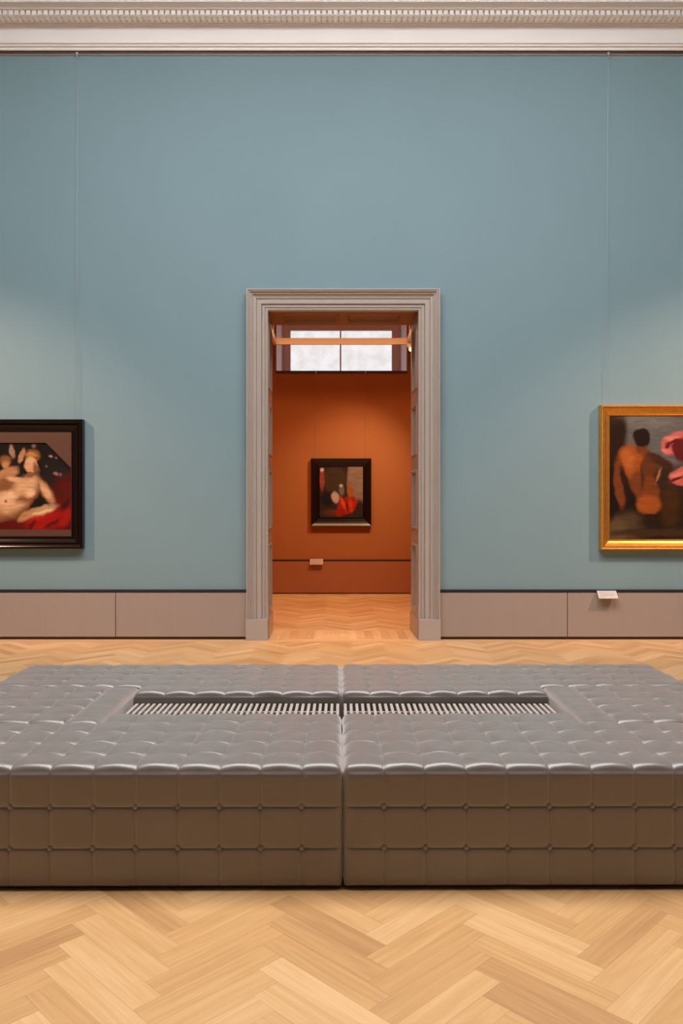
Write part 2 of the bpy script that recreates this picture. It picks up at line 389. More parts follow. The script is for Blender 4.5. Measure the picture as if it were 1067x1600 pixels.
# panelled reveal: two sides and the soffit
BXL, BXR = -0.752, 0.752
def reveal_side(xf, xb, s):                   # s = +1 right, -1 left
    bm = bmesh.new()
    def P(t, z, dx): return (xf+(xb-xf)*t+s*dx, WY+(WB-WY)*t, z)
    def quad(*ps): bm.faces.new([bm.verts.new(p) for p in ps])
    rows = [(0.26, 0.95), (1.10, 1.72), (1.86, 2.40), (2.54, 3.22)]
    t0, t1 = 0.17, 0.83
    quad(P(0, 0, 0), P(t0, 0, 0), P(t0, OZ, 0), P(0, OZ, 0)); quad(P(t1, 0, 0), P(1, 0, 0), P(1, OZ, 0), P(t1, OZ, 0))
    zs = [0]+[z for r_ in rows for z in r_]+[OZ]
    for k in range(0, len(zs), 2): quad(P(t0, zs[k], 0), P(t1, zs[k], 0), P(t1, zs[k+1], 0), P(t0, zs[k+1], 0))
    for (a, b) in rows:                       # raised bead, then a sunk field
        loops = [(0, 0, 0), (0.012, 0.02, -0.010), (0.03, 0.05, -0.010), (0.045, 0.075, 0.012), (0.09, 0.15, 0.016)]
        prev = None
        for (dz, dt, dx) in [(0, 0, 0), (0.010, 0.017, -0.010), (0.022, 0.037, -0.010), (0.032, 0.053, 0.014), (0.050, 0.083, 0.016)]:
            L4 = [bm.verts.new(P(t0+dt, a+dz, dx)), bm.verts.new(P(t1-dt, a+dz, dx)), bm.verts.new(P(t1-dt, b-dz, dx)), bm.verts.new(P(t0+dt, b-dz, dx))]
            if prev:
                for i in range(4): bm.faces.new((prev[i], prev[(i+1) % 4], L4[(i+1) % 4], L4[i]))
            prev = L4
        bm.faces.new(prev)
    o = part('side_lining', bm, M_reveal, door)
    bm = bmesh.new()
    pts = []
    for (t, dx) in ((0, -0.012), (1, -0.012), (1, 0.02), (0, 0.02)): pts.append((P(t, 0, dx)[0], P(t, 0, dx)[1]))
    for ztop, in ((0.208,),):
        A = [bm.verts.new((x, y, 0)) for x, y in pts]; B = [bm.verts.new((x, y, ztop)) for x, y in pts]
        for i in range(4): bm.faces.new((A[i], A[(i+1) % 4], B[(i+1) % 4], B[i]))
        bm.faces.new(A); bm.faces.new(B)
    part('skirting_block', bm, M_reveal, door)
reveal_side(OXL, BXL, -1); reveal_side(OXR, BXR, 1)
bm = bmesh.new()
def quad(*ps): bm.faces.new([bm.verts.new(p) for p in ps])
def S(x, y, dz=0): return (x, y, OZ+dz)
ya, yb = WY+0.10, WB-0.12
xs = [OXL-0.02, -0.60, -0.03, 0.05, 0.62, OXR+0.02]
quad(S(xs[0], WY), S(xs[5], WY), S(xs[5], ya), S(xs[0], ya)); quad(S(xs[0], yb), S(xs[5], yb), S(xs[5], WB), S(xs[0], WB))
for a, b in ((0, 1), (2, 3), (4, 5)): quad(S(xs[a], ya), S(xs[b], ya), S(xs[b], yb), S(xs[a], yb))
for a, b in ((xs[1], xs[2]), (xs[3], xs[4])):
    prev = None
    for (d, dz) in ((0, 0), (0.010, -0.008), (0.022, -0.008), (0.032, 0.012), (0.05, 0.014)):
        L4 = [bm.verts.new(S(a+d, ya+d, dz)), bm.verts.new(S(b-d, ya+d, dz)), bm.verts.new(S(b-d, yb-d, dz)), bm.verts.new(S(a+d, yb-d, dz))]
        if prev:
            for i in range(4): bm.faces.new((prev[i], prev[(i+1) % 4], L4[(i+1) % 4], L4[i]))
        prev = L4
    bm.faces.new(prev)
part('soffit_lining', bm, mat('shaded_soffit_paint', (0.20, 0.105, 0.06, 1), 0.35), door)  # reveal paint made darker and browner, soffit shade put into the colour

# ------------------------------------------------------------------ inner room
IZ = 4.75
for nm, a in (('wall_inner_left', (-2.8, -2.6, WB, 13.3, 0, 5.0)), ('wall_inner_right', (2.6, 2.8, WB, 13.3, 0, 5.0))):
    bm = bmesh.new(); box(bm, *a); struct(link(nm, bm, M_orange))
bm = bmesh.new(); box(bm, -2.8, 2.8, 8.25, 13.5, IZ, IZ+0.2); struct(link('ceiling_inner', bm, M_niche))
NX = 1.018
ZP = 3.455
holed_wall('wall_inner_back', -2.6, 2.6, 0.0, IZ, IY, IY+0.12, -NX, NX, ZP, 4.62, M_orange)
bm = bmesh.new(); box(bm, -NX, NX, IY-0.012, IY+0.13, ZP-0.035, ZP+0.004); tr = struct(link('trim_partition_cap', bm, mat('dark_red_cap', (0.035, 0.010, 0.006, 1), 0.5)))
# dado of the inner room
bm = bmesh.new(); box(bm, -2.6, 2.6, IY-0.018, IY, 0.508, 0.532); bi = struct(link('baseboard_inner', bm, M_dark))
bm = bmesh.new(); box(bm, -2.6, 2.6, IY-0.022, IY, 0.02, 0.505, 0.002); link('panel', bm, M_orange_low, bi)
bm = bmesh.new(); box(bm, -2.6, 2.6, IY-0.010, IY, 0.0, 0.02); link('plinth', bm, M_plinth, bi)
# window wall behind the partition
YW = 13.0
holed_wall('wall_window', -2.6, 2.6, 0, 5.0, YW, YW+0.35, -1.12, 1.12, 2.6, 4.55, M_niche)
def glassmat():
    m = bpy.data.materials.new('bright_obscured_glass'); m.use_nodes = True; nt = m.node_tree
    b = nt.nodes['Principled BSDF']; N = nt.nodes.new; L = nt.links.new
    tc = N('ShaderNodeTexCoord'); n = N('ShaderNodeTexNoise'); n.inputs['Scale'].default_value = 5.5; n.inputs['Detail'].default_value = 6
    L(tc.outputs['Object'], n.inputs[0])
    r = N('ShaderNodeValToRGB'); r.color_ramp.elements[0].position = 0.34; r.color_ramp.elements[1].position = 0.6
    r.color_ramp.elements[0].color = (0.78, 0.755, 0.73, 1); r.color_ramp.elements[1].color = (0.93, 0.90, 0.92, 1)
    L(n.outputs[0], r.inputs[0]); L(r.outputs[0], b.inputs['Emission Color']); b.inputs['Emission Strength'].default_value = 1.1
    b.inputs['Base Color'].default_value = (0.05, 0.05, 0.05, 1); b.inputs['Roughness'].default_value = 0.15
    return m
M_glass = glassmat()
w2 = empty('window_2', (0, YW+0.06, 3.0), kind='structure')
wx0, wx1, wm = xw(454, 13.05), xw(612, 13.05), xw(532, 13.05)
wt = H+(797-517)*13.05/1233
bm = bmesh.new()
box(bm, -0.99, wx0, YW+0.03, YW+0.12, 2.6, 4.55, 0.004); box(bm, wx1, 0.99, YW+0.03, YW+0.12, 2.6, 4.55, 0.004)
box(bm, wx0, wx1, YW+0.03, YW+0.12, wt, 4.55, 0.004)
part('window_frame', bm, M_win, w2)
for sg in (-1, 1):                            # splayed plaster jambs from the partition back to the window
    bm = bmesh.new()
    Pj = [(sg*1.035, IY+0.125), (sg*0.975, YW+0.03), (sg*1.10, YW+0.03), (sg*1.10, IY+0.125)]
    A = [bm.verts.new((x, y, 2.6)) for x, y in Pj]; B = [bm.verts.new((x, y, 4.55)) for x, y in Pj]
    for i in range(4): bm.faces.new((A[i], A[(i+1) % 4], B[(i+1) % 4], B[i]))
    bm.faces.new(A); bm.faces.new(B)
    part('splayed_jamb', bm, M_niche, w2)
bm = bmesh.new(); box(bm, wm-0.012, wm+0.012, YW+0.045, YW+0.10, 2.6, wt, 0.002); part('mullion', bm, M_win, w2)
bm = bmesh.new(); box(bm, wx0, wm-0.012, YW+0.07, YW+0.085, 2.6, wt); part('glass_pane', bm, M_glass, w2)
bm = bmesh.new(); box(bm, wm+0.012, wx1, YW+0.07, YW+0.085, 2.6, wt); part('glass_pane', bm, M_glass, w2)

# lighting track: rectangle of flat beams hung from the ceiling
TY, TX, TZ = 11.3, 0.955, 3.715
lt = empty('lighting_track', (0, TY, TZ), 'orange-lit pale lighting track frame hanging in front of the high inner window', 'track')
bm = bmesh.new(); box(bm, -TX+0.012, TX-0.012, TY-0.02, TY+0.02, TZ-0.045, TZ+0.045, 0.003); part('cross_beam', bm, M_track, lt)
for s in (-1, 1):
    bm = bmesh.new(); box(bm, s*TX-0.02, s*TX+0.02, 9.2, TY+0.03, TZ-0.045, TZ+0.045, 0.003); part('side_beam', bm, M_track, lt)
    for yy in (9.5, 11.1):
        bm = bmesh.new(); tube(bm, (s*TX, yy, TZ+0.04), (s*TX, yy, IZ-0.002), 0.006); part('suspension_rod', bm, M_track, lt)
def lamp(loc, aim, label, sz=1.0):
    t = empty('track_spotlight', loc, label, 'spotlight')
    L0 = Vector(loc); d = (Vector(aim)-L0).normalized()
    bm = bmesh.new(); tube(bm, L0+Vector((0, 0, 0.09)), L0, 0.008*sz); tube(bm, L0+Vector((-0.02, 0, 0)), L0+Vector((0.02, 0, 0)), 0.012*sz); part('bracket', bm, M_track, t)
    bm = bmesh.new(); tube(bm, L0-d*0.06*sz, L0+d*0.055*sz, 0.028*sz, 0.036*sz, 20, False); 
    tube(bm, L0-d*0.062*sz, L0-d*0.058*sz, 0.026*sz, 0.028*sz, 20); part('housing', bm, M_track, t, True)
    bm = bmesh.new(); tube(bm, L0+d*0.035*sz, L0+d*0.062*sz, 0.030*sz, 0.034*sz, 20)
    part('glowing_lens', bm, mat('lamp_lens', (1, 0.8, 0.5, 1), 0.3, emit=((1.0, 0.62, 0.28, 1), 9)), t, label='glowing warm lens')
lamp((0.965, 11.12, 3.60), (1.12, 10.8, 3.25), 'small glowing spotlight under the right end of the inner lighting track')
lamp((0.66, 9.5, 3.305+0.56), (0.5, 9.2, 3.2), 'tiny bright spotlight peeping under the doorway soffit, right of centre')

# ------------------------------------------------------------------ paintings
def paint_mat(name, base, layers, warp=0.06, rough=0.35):
    """generic canvas: soft patches of colour; layers = (cx, cz, rx, rz, angle, soft, colour) in object metres"""
    m = bpy.data.materials.new(name); m.use_nodes = True; nt = m.node_tree
    b = nt.nodes['Principled BSDF']; N = nt.nodes.new; L = nt.links.new
    b.inputs['Roughness'].default_value = rough; b.inputs['Specular IOR Level'].default_value = 0.35
    tc = N('ShaderNodeTexCoord')
    n = N('ShaderNodeTexNoise'); n.inputs['Scale'].default_value = 9; n.inputs['Detail'].default_value = 2; L(tc.outputs['Object'], n.inputs[0])
    sub = N('ShaderNodeVectorMath'); sub.operation = 'SUBTRACT'; sub.inputs[1].default_value = (0.5, 0.5, 0.5); L(n.outputs['Color'], sub.inputs[0])
    sc = N('ShaderNodeVectorMath'); sc.operation = 'SCALE'; sc.inputs[3].default_value = warp; L(sub.outputs[0], sc.inputs[0])
    ad = N('ShaderNodeVectorMath'); ad.operation = 'ADD'; L(tc.outputs['Object'], ad.inputs[0]); L(sc.outputs[0], ad.inputs[1])
    n2 = N('ShaderNodeTexNoise'); n2.inputs['Scale'].default_value = 1; n2.inputs['Detail'].default_value = 4; n2.inputs['Distortion'].default_value = 1.2
    sm = N('ShaderNodeMapping'); sm.inputs['Rotation'].default_value = (0, 0.7, 0); sm.inputs['Scale'].default_value = (5, 5, 22); L(tc.outputs['Object'], sm.inputs[0]); L(sm.outputs[0], n2.inputs[0])
    cur = None
    for (cx, cz, rx, rz, ang, soft, col) in layers:
        mp = N('ShaderNodeMapping'); mp.vector_type = 'TEXTURE'
        mp.inputs['Location'].default_value = (cx, 0, cz); mp.inputs['Rotation'].default_value = (0, -math.radians(ang), 0); mp.inputs['Scale'].default_value = (rx, 1000, rz)
        L(ad.outputs[0], mp.inputs[0])
        ln = N('ShaderNodeVectorMath'); ln.operation = 'LENGTH'; L(mp.outputs[0], ln.inputs[0])
        mr = N('ShaderNodeMapRange'); mr.interpolation_type = 'SMOOTHSTEP'
        mr.inputs[1].default_value = 1-soft; mr.inputs[2].default_value = 1+soft; mr.inputs[3].default_value = 1; mr.inputs[4].default_value = 0
        L(ln.outputs['Value'], mr.inputs[0])
        mx = N('ShaderNodeMix'); mx.data_type = 'RGBA'; L(mr.outputs[0], mx.inputs[0])
        if cur is None: mx.inputs[6].default_value = base
        else: L(cur, mx.inputs[6])
        mx.inputs[7].default_value = col; cur = mx.outputs[2]
    mr = N('ShaderNodeMapRange'); mr.inputs[1].default_value = 0.25; mr.inputs[2].default_value = 0.75; mr.inputs[3].default_value = 0.76; mr.inputs[4].default_value = 1.2; L(n2.outputs[0], mr.inputs[0])
    fs = N('ShaderNodeVectorMath'); fs.operation = 'SCALE'; L(cur, fs.inputs[0]); L(mr.outputs[0], fs.inputs[3]); L(fs.outputs[0], b.inputs['Base Color'])
    return m
def rects(*a): return a
def framed(name, label, x0, x1, z0, z1, band, wall, prof, fm, cm, group=None):
    t = empty(name, ((x0+x1)/2, wall, z0), label, 'painting', group)
    bm = bmesh.new(); sweep_rect(bm, x0+band, x1-band, z0+band, z1-band, wall, prof); part('frame', bm, fm, t)
    return t
def canvas(t, x0, x1, z0, z1, y, m):
    bm = bmesh.new(); box(bm, x0, x1, y, y+0.018, z0, z1); return part('canvas', bm, m, t)
def wire(t, top, bot, m, r=0.0022):
    bm = bmesh.new(); tube(bm, bot, top, r, n=8); o = part('hanging_wire', bm, m, t)
    T = Vector(top)
    bm = bmesh.new(); box(bm, T.x-0.010, T.x+0.010, T.y-0.018, T.y+0.004, T.z-0.012, T.z+0.014, 0.004)
    tube(bm, T+Vector((0, -0.006, -0.012)), T+Vector((0, -0.006, -0.04)), 0.005, n=10)
    bmesh.ops.translate(bm, verts=bm.verts, vec=-Vector(t.location)); h = link('hook', bm, M_wire, o)

# left: ebonised frame, brown mount with cut corners, reclining pale mass on red in the dark
FD = 7.865
def X(x, D=FD): return (x-533.5)*D/1233
def Z(y, D=FD): return H-(y-797)*D/1233
lx1, lz1, lz0 = X(128.3), Z(655), Z(857.5); lx0 = lx1-2.05
bandL = 0.125
eb = [(0, 0.030), (0.006, 0.038), (0.012, 0.040), (0.018, 0.034), (0.030, 0.036), (0.050, 0.050), (0.066, 0.056), (0.074, 0.052), (0.076, 0.050), (0.084, 0.062), (0.096, 0.078), (0.106, 0.084), (0.112, 0.085), (0.113, 0.078), (0.120, 0.078), (bandL, 0.074), (bandL, 0.0)]
pL = framed('framed_painting', 'reclining pale figure painting in a wide black-brown frame, left edge of the wall', lx0, lx1, lz0, lz1, bandL, WY, eb, M_ebony, None)
ix0, ix1, iz0, iz1 = lx0+bandL, lx1-bandL, lz0+bandL, lz1-bandL
# mount: rectangular board with an octagonal opening at the top
CD = WY-0.03
py0, py1 = Z(827.5, CD), Z(692, CD)
cxr, cyr = X(72, CD), Z(731, CD)
bm = bmesh.new()
outer = [(ix0, iz0), (ix1, iz0), (ix1, iz1), (ix0, iz1)]
def ribbon(pin, pout, ya, yb):
    A = [bm.verts.new((x, ya, z)) for x, z in pin]; B = [bm.verts.new((x, ya, z)) for x, z in pout]; I2 = [bm.verts.new((x, yb, z)) for x, z in pin]
    n = len(pin)
    for i in range(n):
        bm.faces.new((A[i], A[(i+1) % n], B[(i+1) % n], B[i])); bm.faces.new((A[i], I2[i], I2[(i+1) % n], A[(i+1) % n]))
lc = ix0+(ix1-cxr)
pin = [(ix0+0.004, py0), (ix1-0.004, py0), (ix1-0.004, cyr), (cxr, py1), (lc, py1), (ix0+0.004, cyr)]
pout = [(ix0, iz0), (ix1, iz0), (ix1, cyr), (ix1, iz1), (ix0, iz1), (ix0, cyr)]
ribbon(pin, pout, WY-0.034, WY-0.020)
part('mount', bm, M_mount, pL, label='brown mount board with cut corners')
def cl(r, g, b): return lin((r, g, b))
x0c = 0.0
def PX(x): return X(x, CD)-(lx0+lx1)/2       # pixel to object coordinate of that painting
def PZ(y): return Z(y, CD)-lz0
k = CD/1233
skin, skin2, red, dred = cl(205, 158, 118), cl(180, 128, 88), cl(150, 20, 14), cl(88, 10, 9)
deep, shade, glow = cl(60, 34, 20), cl(132, 84, 52), cl(224, 182, 142)
layers = [
 (PX(90), PZ(745), 26*k, 26*k, 0, 0.5, cl(34, 26, 24)), (PX(50), PZ(822), 75*k, 14*k, 0, 0.3, dred), (PX(98), PZ(778), 20*k, 34*k, -10, 0.45, dred), (PX(92), PZ(768), 12*k, 3*k, -30, 0.6, deep), (PX(100), PZ(790), 16*k, 3*k, 50, 0.5, cl(60, 8, 8)),
 (PX(70), PZ(812), 30*k, 18*k, 12, 0.35, red), (PX(58), PZ(806), 12*k, 6*k, 20, 0.4, cl(178, 34, 18)), (PX(82), PZ(818), 14*k, 3*k, 25, 0.5, dred), (PX(103), PZ(808), 7*k, 18*k, -25, 0.4, red), (PX(50), PZ(820), 10*k, 3*k, 60, 0.5, dred),
 (PX(-60), PZ(805), 60*k, 20*k, 5, 0.3, red),
 (PX(-20), PZ(790), 46*k, 26*k, -2, 0.16, shade), (PX(-22), PZ(786), 42*k, 21*k, -2, 0.3, skin), (PX(18), PZ(784), 36*k, 25*k, 28, 0.14, shade), (PX(17), PZ(780), 31*k, 20*k, 28, 0.3, skin), (PX(42), PZ(764), 27*k, 19*k, 34, 0.18, shade), (PX(40), PZ(759), 20*k, 14*k, 30, 0.45, skin),
 (PX(12), PZ(776), 14*k, 8*k, 20, 0.7, glow), (PX(47), PZ(771), 8*k, 5*k, 20, 0.6, glow), (PX(9), PZ(783), 2*k, 2*k, 0, 0.6, shade), (PX(-95), PZ(800), 55*k, 14*k, 4, 0.2, skin2),
 (PX(73), PZ(770), 8*k, 22*k, 28, 0.22, shade), (PX(72), PZ(768), 5*k, 17*k, 28, 0.5, skin), (PX(64), PZ(798), 24*k, 6*k, 16, 0.4, cl(190, 150, 105)), (PX(40), PZ(806), 14*k, 6*k, 32, 0.4, skin2), (PX(66), PZ(799), 16*k, 2*k, 16, 0.5, cl(216, 184, 140)),
 (PX(10), PZ(741), 20*k, 9*k, 22, 0.3, skin2), (PX(8), PZ(757), 12*k, 12*k, 0, 0.4, shade), (PX(26), PZ(750), 16*k, 5*k, -10, 0.35, skin),
 (PX(51), PZ(711), 12*k, 9*k, 0, 0.3, cl(126, 78, 38)), (PX(48), PZ(726), 10*k, 13*k, 6, 0.2, skin), (PX(55), PZ(731), 4*k, 10*k, 10, 0.6, shade), (PX(46), PZ(741), 6*k, 4*k, 0, 0.4, shade), (PX(48), PZ(710), 9*k, 3*k, 0, 0.5, cl(176, 126, 66)),
 (PX(8), PZ(720), 9*k, 8*k, 0, 0.4, cl(130, 84, 40)), (PX(8), PZ(726), 6*k, 6*k, 0, 0.5, skin2), (PX(33), PZ(712), 4*k, 12*k, -20, 0.35, skin2), (PX(19), PZ(706), 3.5*k, 11*k, 12, 0.4, cl(150, 120, 100)),
 (PX(80), PZ(713), 3*k, 2.5*k, 0, 0.4, cl(150, 110, 105)), (PX(88), PZ(714), 2*k, 2*k, 0, 0.4, cl(110, 84, 80)), (PX(86), PZ(740), 4*k, 3*k, 0, 0.4, cl(150, 90, 85)), (PX(52), PZ(697), 3*k, 3*k, 0, 0.5, cl(120, 90, 80)), (PX(94), PZ(741), 3*k, 2.5*k, 0, 0.5, cl(95, 85, 85)), (PX(71), PZ(730), 2*k, 2*k, 0, 0.5, cl(90, 80, 76))]
canvas(pL, ix0, ix1, py0-0.02, iz1, WY-0.022, paint_mat('dark_garden_canvas', cl(24, 17, 13), layers))
wire(pL, (xw(121.5), WY-0.012, 5.885), (xw(121.5), WY-0.03, lz1-0.03), M_wire)
wire(pL, (lx0+0.35, WY-0.012, 5.885), (lx0+0.35, WY-0.03, lz1-0.03), M_wire)

# right: gilded frame
gx0, gz1, gz0 = X(939), Z(632.3), Z(859.5); gx1 = gx0+1.95
bandR = 0.105
gp = [(0, 0.028), (0.004, 0.034), (0.010, 0.034), (0.012, 0.030), (0.016, 0.036), (0.024, 0.040), (0.036, 0.046), (0.052, 0.060), (0.064, 0.072), (0.070, 0.074), (0.072, 0.068), (0.078, 0.068), (0.082, 0.076), (0.092, 0.080), (0.100, 0.074), (bandR, 0.060), (bandR, 0.0)]
pR = framed('framed_painting', 'painting of a seated bare-backed figure in a gilded frame, right edge of the wall', gx0, gx1, gz0, gz1, bandR, WY, gp, M_gold, None)
bm = bmesh.new()                             # carved twisted bead round the outside of the frame
def bead(p):
    bmesh.ops.create_icosphere(bm, subdivisions=1, radius=0.0062, matrix=__import__('mathutils').Matrix.Translation(p))
nx = int((gx1-gx0)/0.0145); nz = int((gz1-gz0)/0.0145)
for i in range(nx+1):
    x = gx0+0.014+(gx1-gx0-0.028)*i/nx
    bead((x, WY-0.080, gz0+0.014)); bead((x, WY-0.080, gz1-0.014))
for i in range(1, nz):
    z = gz0+0.014+(gz1-gz0-0.028)*i/nz
    bead((gx0+0.014, WY-0.080, z)); bead((gx1-0.014, WY-0.080, z))
part('carved_edge', bm, M_gold, pR, True)
def PX(x): return X(x, CD)-(gx0+gx1)/2
def PZ(y): return Z(y, CD)-gz0
flesh, flesh2, pink, dpink = cl(150, 76, 28), cl(110, 56, 24), cl(186, 92, 82), cl(90, 22, 24)
layers = [
 (PX(1040), PZ(680), 75*k, 50*k, 0, 0.25, cl(92, 90, 88)), (PX(1010), PZ(658), 40*k, 14*k, 0, 0.5, cl(106, 102, 98)),
 (PX(957), PZ(710), 20*k, 60*k, -12, 0.2, cl(38, 22, 14)), (PX(965), PZ(780), 40*k, 60*k, 0, 0.3, cl(26, 15, 10)),
 (PX(985), PZ(823), 36*k, 22*k, 5, 0.3, cl(78, 58, 38)), (PX(965), PZ(828), 16*k, 16*k, 0, 0.4, cl(96, 74, 48)), (PX(1050), PZ(815), 50*k, 45*k, 0, 0.25, cl(34, 22, 12)),
 (PX(1030), PZ(832), 90*k, 6*k, 0, 0.5, cl(60, 42, 24)),
 (PX(994), PZ(728), 34*k, 30*k, -12, 0.16, cl(84, 42, 18)), (PX(992), PZ(726), 28*k, 27*k, -12, 0.3, flesh2), (PX(990), PZ(722), 22*k, 26*k, 0, 0.35, flesh), (PX(1008), PZ(762), 20*k, 30*k, 30, 0.18, flesh2), (PX(1014), PZ(788), 20*k, 15*k, -10, 0.25, flesh),
 (PX(968), PZ(760), 8*k, 34*k, 8, 0.25, flesh2), (PX(1028), PZ(718), 24*k, 8*k, -24, 0.3, cl(66, 34, 18)), (PX(1042), PZ(731), 10*k, 8*k, -30, 0.35, cl(56, 30, 17)), (PX(1003), PZ(700), 9*k, 12*k, 0, 0.3, flesh2), (PX(981), PZ(716), 9*k, 14*k, 18, 0.6, cl(176, 96, 40)), (PX(1004), PZ(738), 3*k, 24*k, -6, 0.7, cl(70, 36, 16)), (PX(1012), PZ(728), 9*k, 16*k, 0, 0.6, cl(92, 48, 20)), (PX(976), PZ(752), 5*k, 26*k, 10, 0.5, cl(40, 22, 14)), (PX(1030), PZ(742), 2*k, 12*k, -20, 0.5, cl(150, 100, 60)),
 (PX(1003), PZ(683), 14*k, 15*k, 0, 0.15, cl(30, 17, 12)),
 (PX(1048), PZ(790), 16*k, 34*k, 0, 0.4, cl(62, 36, 12)),
 (PX(1062), PZ(692), 30*k, 18*k, 20, 0.16, pink), (PX(1064), PZ(702), 14*k, 20*k, 15, 0.2, dpink), (PX(1068), PZ(744), 22*k, 14*k, 12, 0.16, pink), (PX(1044), PZ(697), 6*k, 3*k, 40, 0.5, dpink), (PX(1040), PZ(704), 8*k, 4*k, -20, 0.4, cl(200, 116, 100)), (PX(1050), PZ(684), 12*k, 3*k, 12, 0.6, cl(206, 124, 110)), (PX(1052), PZ(690), 10*k, 2*k, 20, 0.5, dpink), (PX(1058), PZ(742), 12*k, 3*k, 14, 0.5, cl(206, 124, 110)), (PX(1056), PZ(749), 14*k, 2.4*k, 16, 0.5, dpink),
 (PX(1120), PZ(760), 30*k, 70*k, 5, 0.2, cl(150, 70, 60)), (PX(1130), PZ(690), 12*k, 14*k, 0, 0.2, flesh)]
canvas(pR, gx0+bandR-0.01, gx1-bandR+0.01, gz0+bandR-0.01, gz1-bandR+0.01, WY-0.026, paint_mat('rocks_and_pink_cloth_canvas', cl(44, 30, 22), layers))
wire(pR, (xw(949.5), WY-0.012, 5.885), (xw(945.5), WY-0.03, gz1-0.03), M_wire)
wire(pR, (gx1-0.25, WY-0.012, 5.885), (gx1-0.25, WY-0.03, gz1-0.03), M_wire)

# inner room painting
ID = 12.17
bx0, bx1, bz1, bz0 = X(486, ID), X(580, ID), Z(716.3, ID), Z(822, ID)
bandB = 0.135
ip = [(0, 0.022), (0.003, 0.030), (0.016, 0.034), (0.017, 0.030), (0.022, 0.038), (0.038, 0.044), (0.039, 0.040), (0.046, 0.050), (0.062, 0.056), (0.063, 0.052), (0.070, 0.060), (0.084, 0.066), (0.085, 0.060), (0.094, 0.062), (0.122, 0.078), (bandB-0.006, 0.082), (bandB, 0.078), (bandB, 0.0)]
pI = framed('framed_painting', 'small painting with a red-skirted figure in a thick black frame, seen through the doorway', bx0, bx1, bz0, bz1, bandB, IY, ip, M_ebony, None)
CI = IY-0.05
def PX(x): return X(x, CI)-(bx0+bx1)/2
def PZ(y): return Z(y, CI)-bz0
k = CI/1233
layers = [
 (PX(560), PZ(748), 18*k, 40*k, 0, 0.12, cl(122, 98, 82)), (PX(523), PZ(750), 18*k, 20*k, 0, 0.12, cl(58, 42, 26)), (PX(503), PZ(750), 4*k, 17*k, 0, 0.3, cl(128, 58, 38)), (PX(503), PZ(734), 3*k, 3*k, 0, 0.4, cl(190, 150, 140)),
 (PX(512), PZ(780), 12*k, 10*k, 0, 0.25, cl(22, 16, 20)), (PX(524), PZ(777), 6*k, 9*k, 12, 0.25, cl(165, 140, 132)), (PX(523), PZ(801), 18*k, 5*k, 0, 0.5, cl(82, 44, 24)),
 (PX(534), PZ(766), 4*k, 8*k, 0, 0.4, cl(98, 90, 84)), (PX(560), PZ(795), 10*k, 14*k, 0, 0.4, cl(40, 28, 20)),
 (PX(547), PZ(784), 11*k, 10*k, 0, 0.25, cl(140, 30, 12)), (PX(541), PZ(792), 14*k, 11*k, 8, 0.2, cl(150, 28, 10)), (PX(532), PZ(800), 8*k, 6*k, 10, 0.3, cl(134, 22, 10)), (PX(536), PZ(786), 3*k, 11*k, 24, 0.5, cl(190, 62, 24)), (PX(548), PZ(790), 2.5*k, 11*k, 8, 0.5, cl(176, 50, 20)), (PX(542), PZ(791), 1.5*k, 10*k, 14, 0.5, cl(84, 14, 8)), (PX(547), PZ(768), 5*k, 9*k, 0, 0.3, cl(140, 80, 30)), (PX(547), PZ(757), 3.2*k, 4*k, 0, 0.4, cl(130, 90, 50)), (PX(533), PZ(759), 2.5*k, 3*k, 0, 0.4, cl(170, 150, 130))]
canvas(pI, bx0+bandB-0.006, bx1-bandB+0.006, bz0+bandB-0.006, bz1-bandB+0.006, CI, paint_mat('brown_interior_canvas', cl(44, 28, 18), layers, warp=0.035))
for xx in (493.8, 571): wire(pI, (xw(xx, IY), IY-0.008, ZP-0.02), (xw(xx, IY), IY-0.02, bz1-0.02), M_wire_o, 0.0018)

# ------------------------------------------------------------------ label plates
def plate(label, cx, wd, ztop, y, m, drop=0.070, out=0.075):
    t = empty('wall_label', (cx, y, ztop-drop), label, 'label')
    bm = bmesh.new()
    A = Vector((0, -0.004, ztop)); B = Vector((0, -out, ztop-drop)); n = Vector((0, -drop, out)).normalized()*0.006
    P = [(sx*wd/2+cx, y+q.y, q.z) for sx in (-1, 1) for q in (A, B, B-n, A-n)]
    v = [bm.verts.new(p) for p in P]
    for f in ((0, 1, 2, 3), (7, 6, 5, 4), (0, 4, 5, 1), (1, 5, 6, 2), (2, 6, 7, 3), (3, 7, 4, 0)): bm.faces.new([v[i] for i in f])
    part('card', bm, m, t)
    bm = bmesh.new()
    for i in range(5):
        q = A+(B-A)*(0.2+0.15*i); d = (B-A).normalized()*0.0016; up = n*0.08
        l = wd*(0.32 if i in (0, 4) else 0.72)
        P = [(cx-wd*0.4, q-d), (cx-wd*0.4+l, q-d), (cx-wd*0.4+l, q+d), (cx-wd*0.4, q+d)]
        bm.faces.new([bm.verts.new((x, y+a.y+up.y, a.z+up.z)) for x, a in P])
    part('printed_lines', bm, M_text, t)
    bm = bmesh.new(); box(bm, cx-wd*0.36, cx+wd*0.36, y-0.05, y, ztop-drop-0.005, ztop-drop+0.012, 0.002); part('bracket', bm, M_taupe if m is M_label else M_orange_low, t)
plate('small tilted white label plate on the taupe dado below the gilded painting', 2.655, 0.192, 0.492, WY-0.034, M_label)
plate('small tilted tan label plate on the rust dado of the inner room', xw(494.5, IY), 0.205, 0.545, IY-0.022, mat('tan_label', (0.42, 0.26, 0.18, 1), 0.5), 0.085, 0.055)

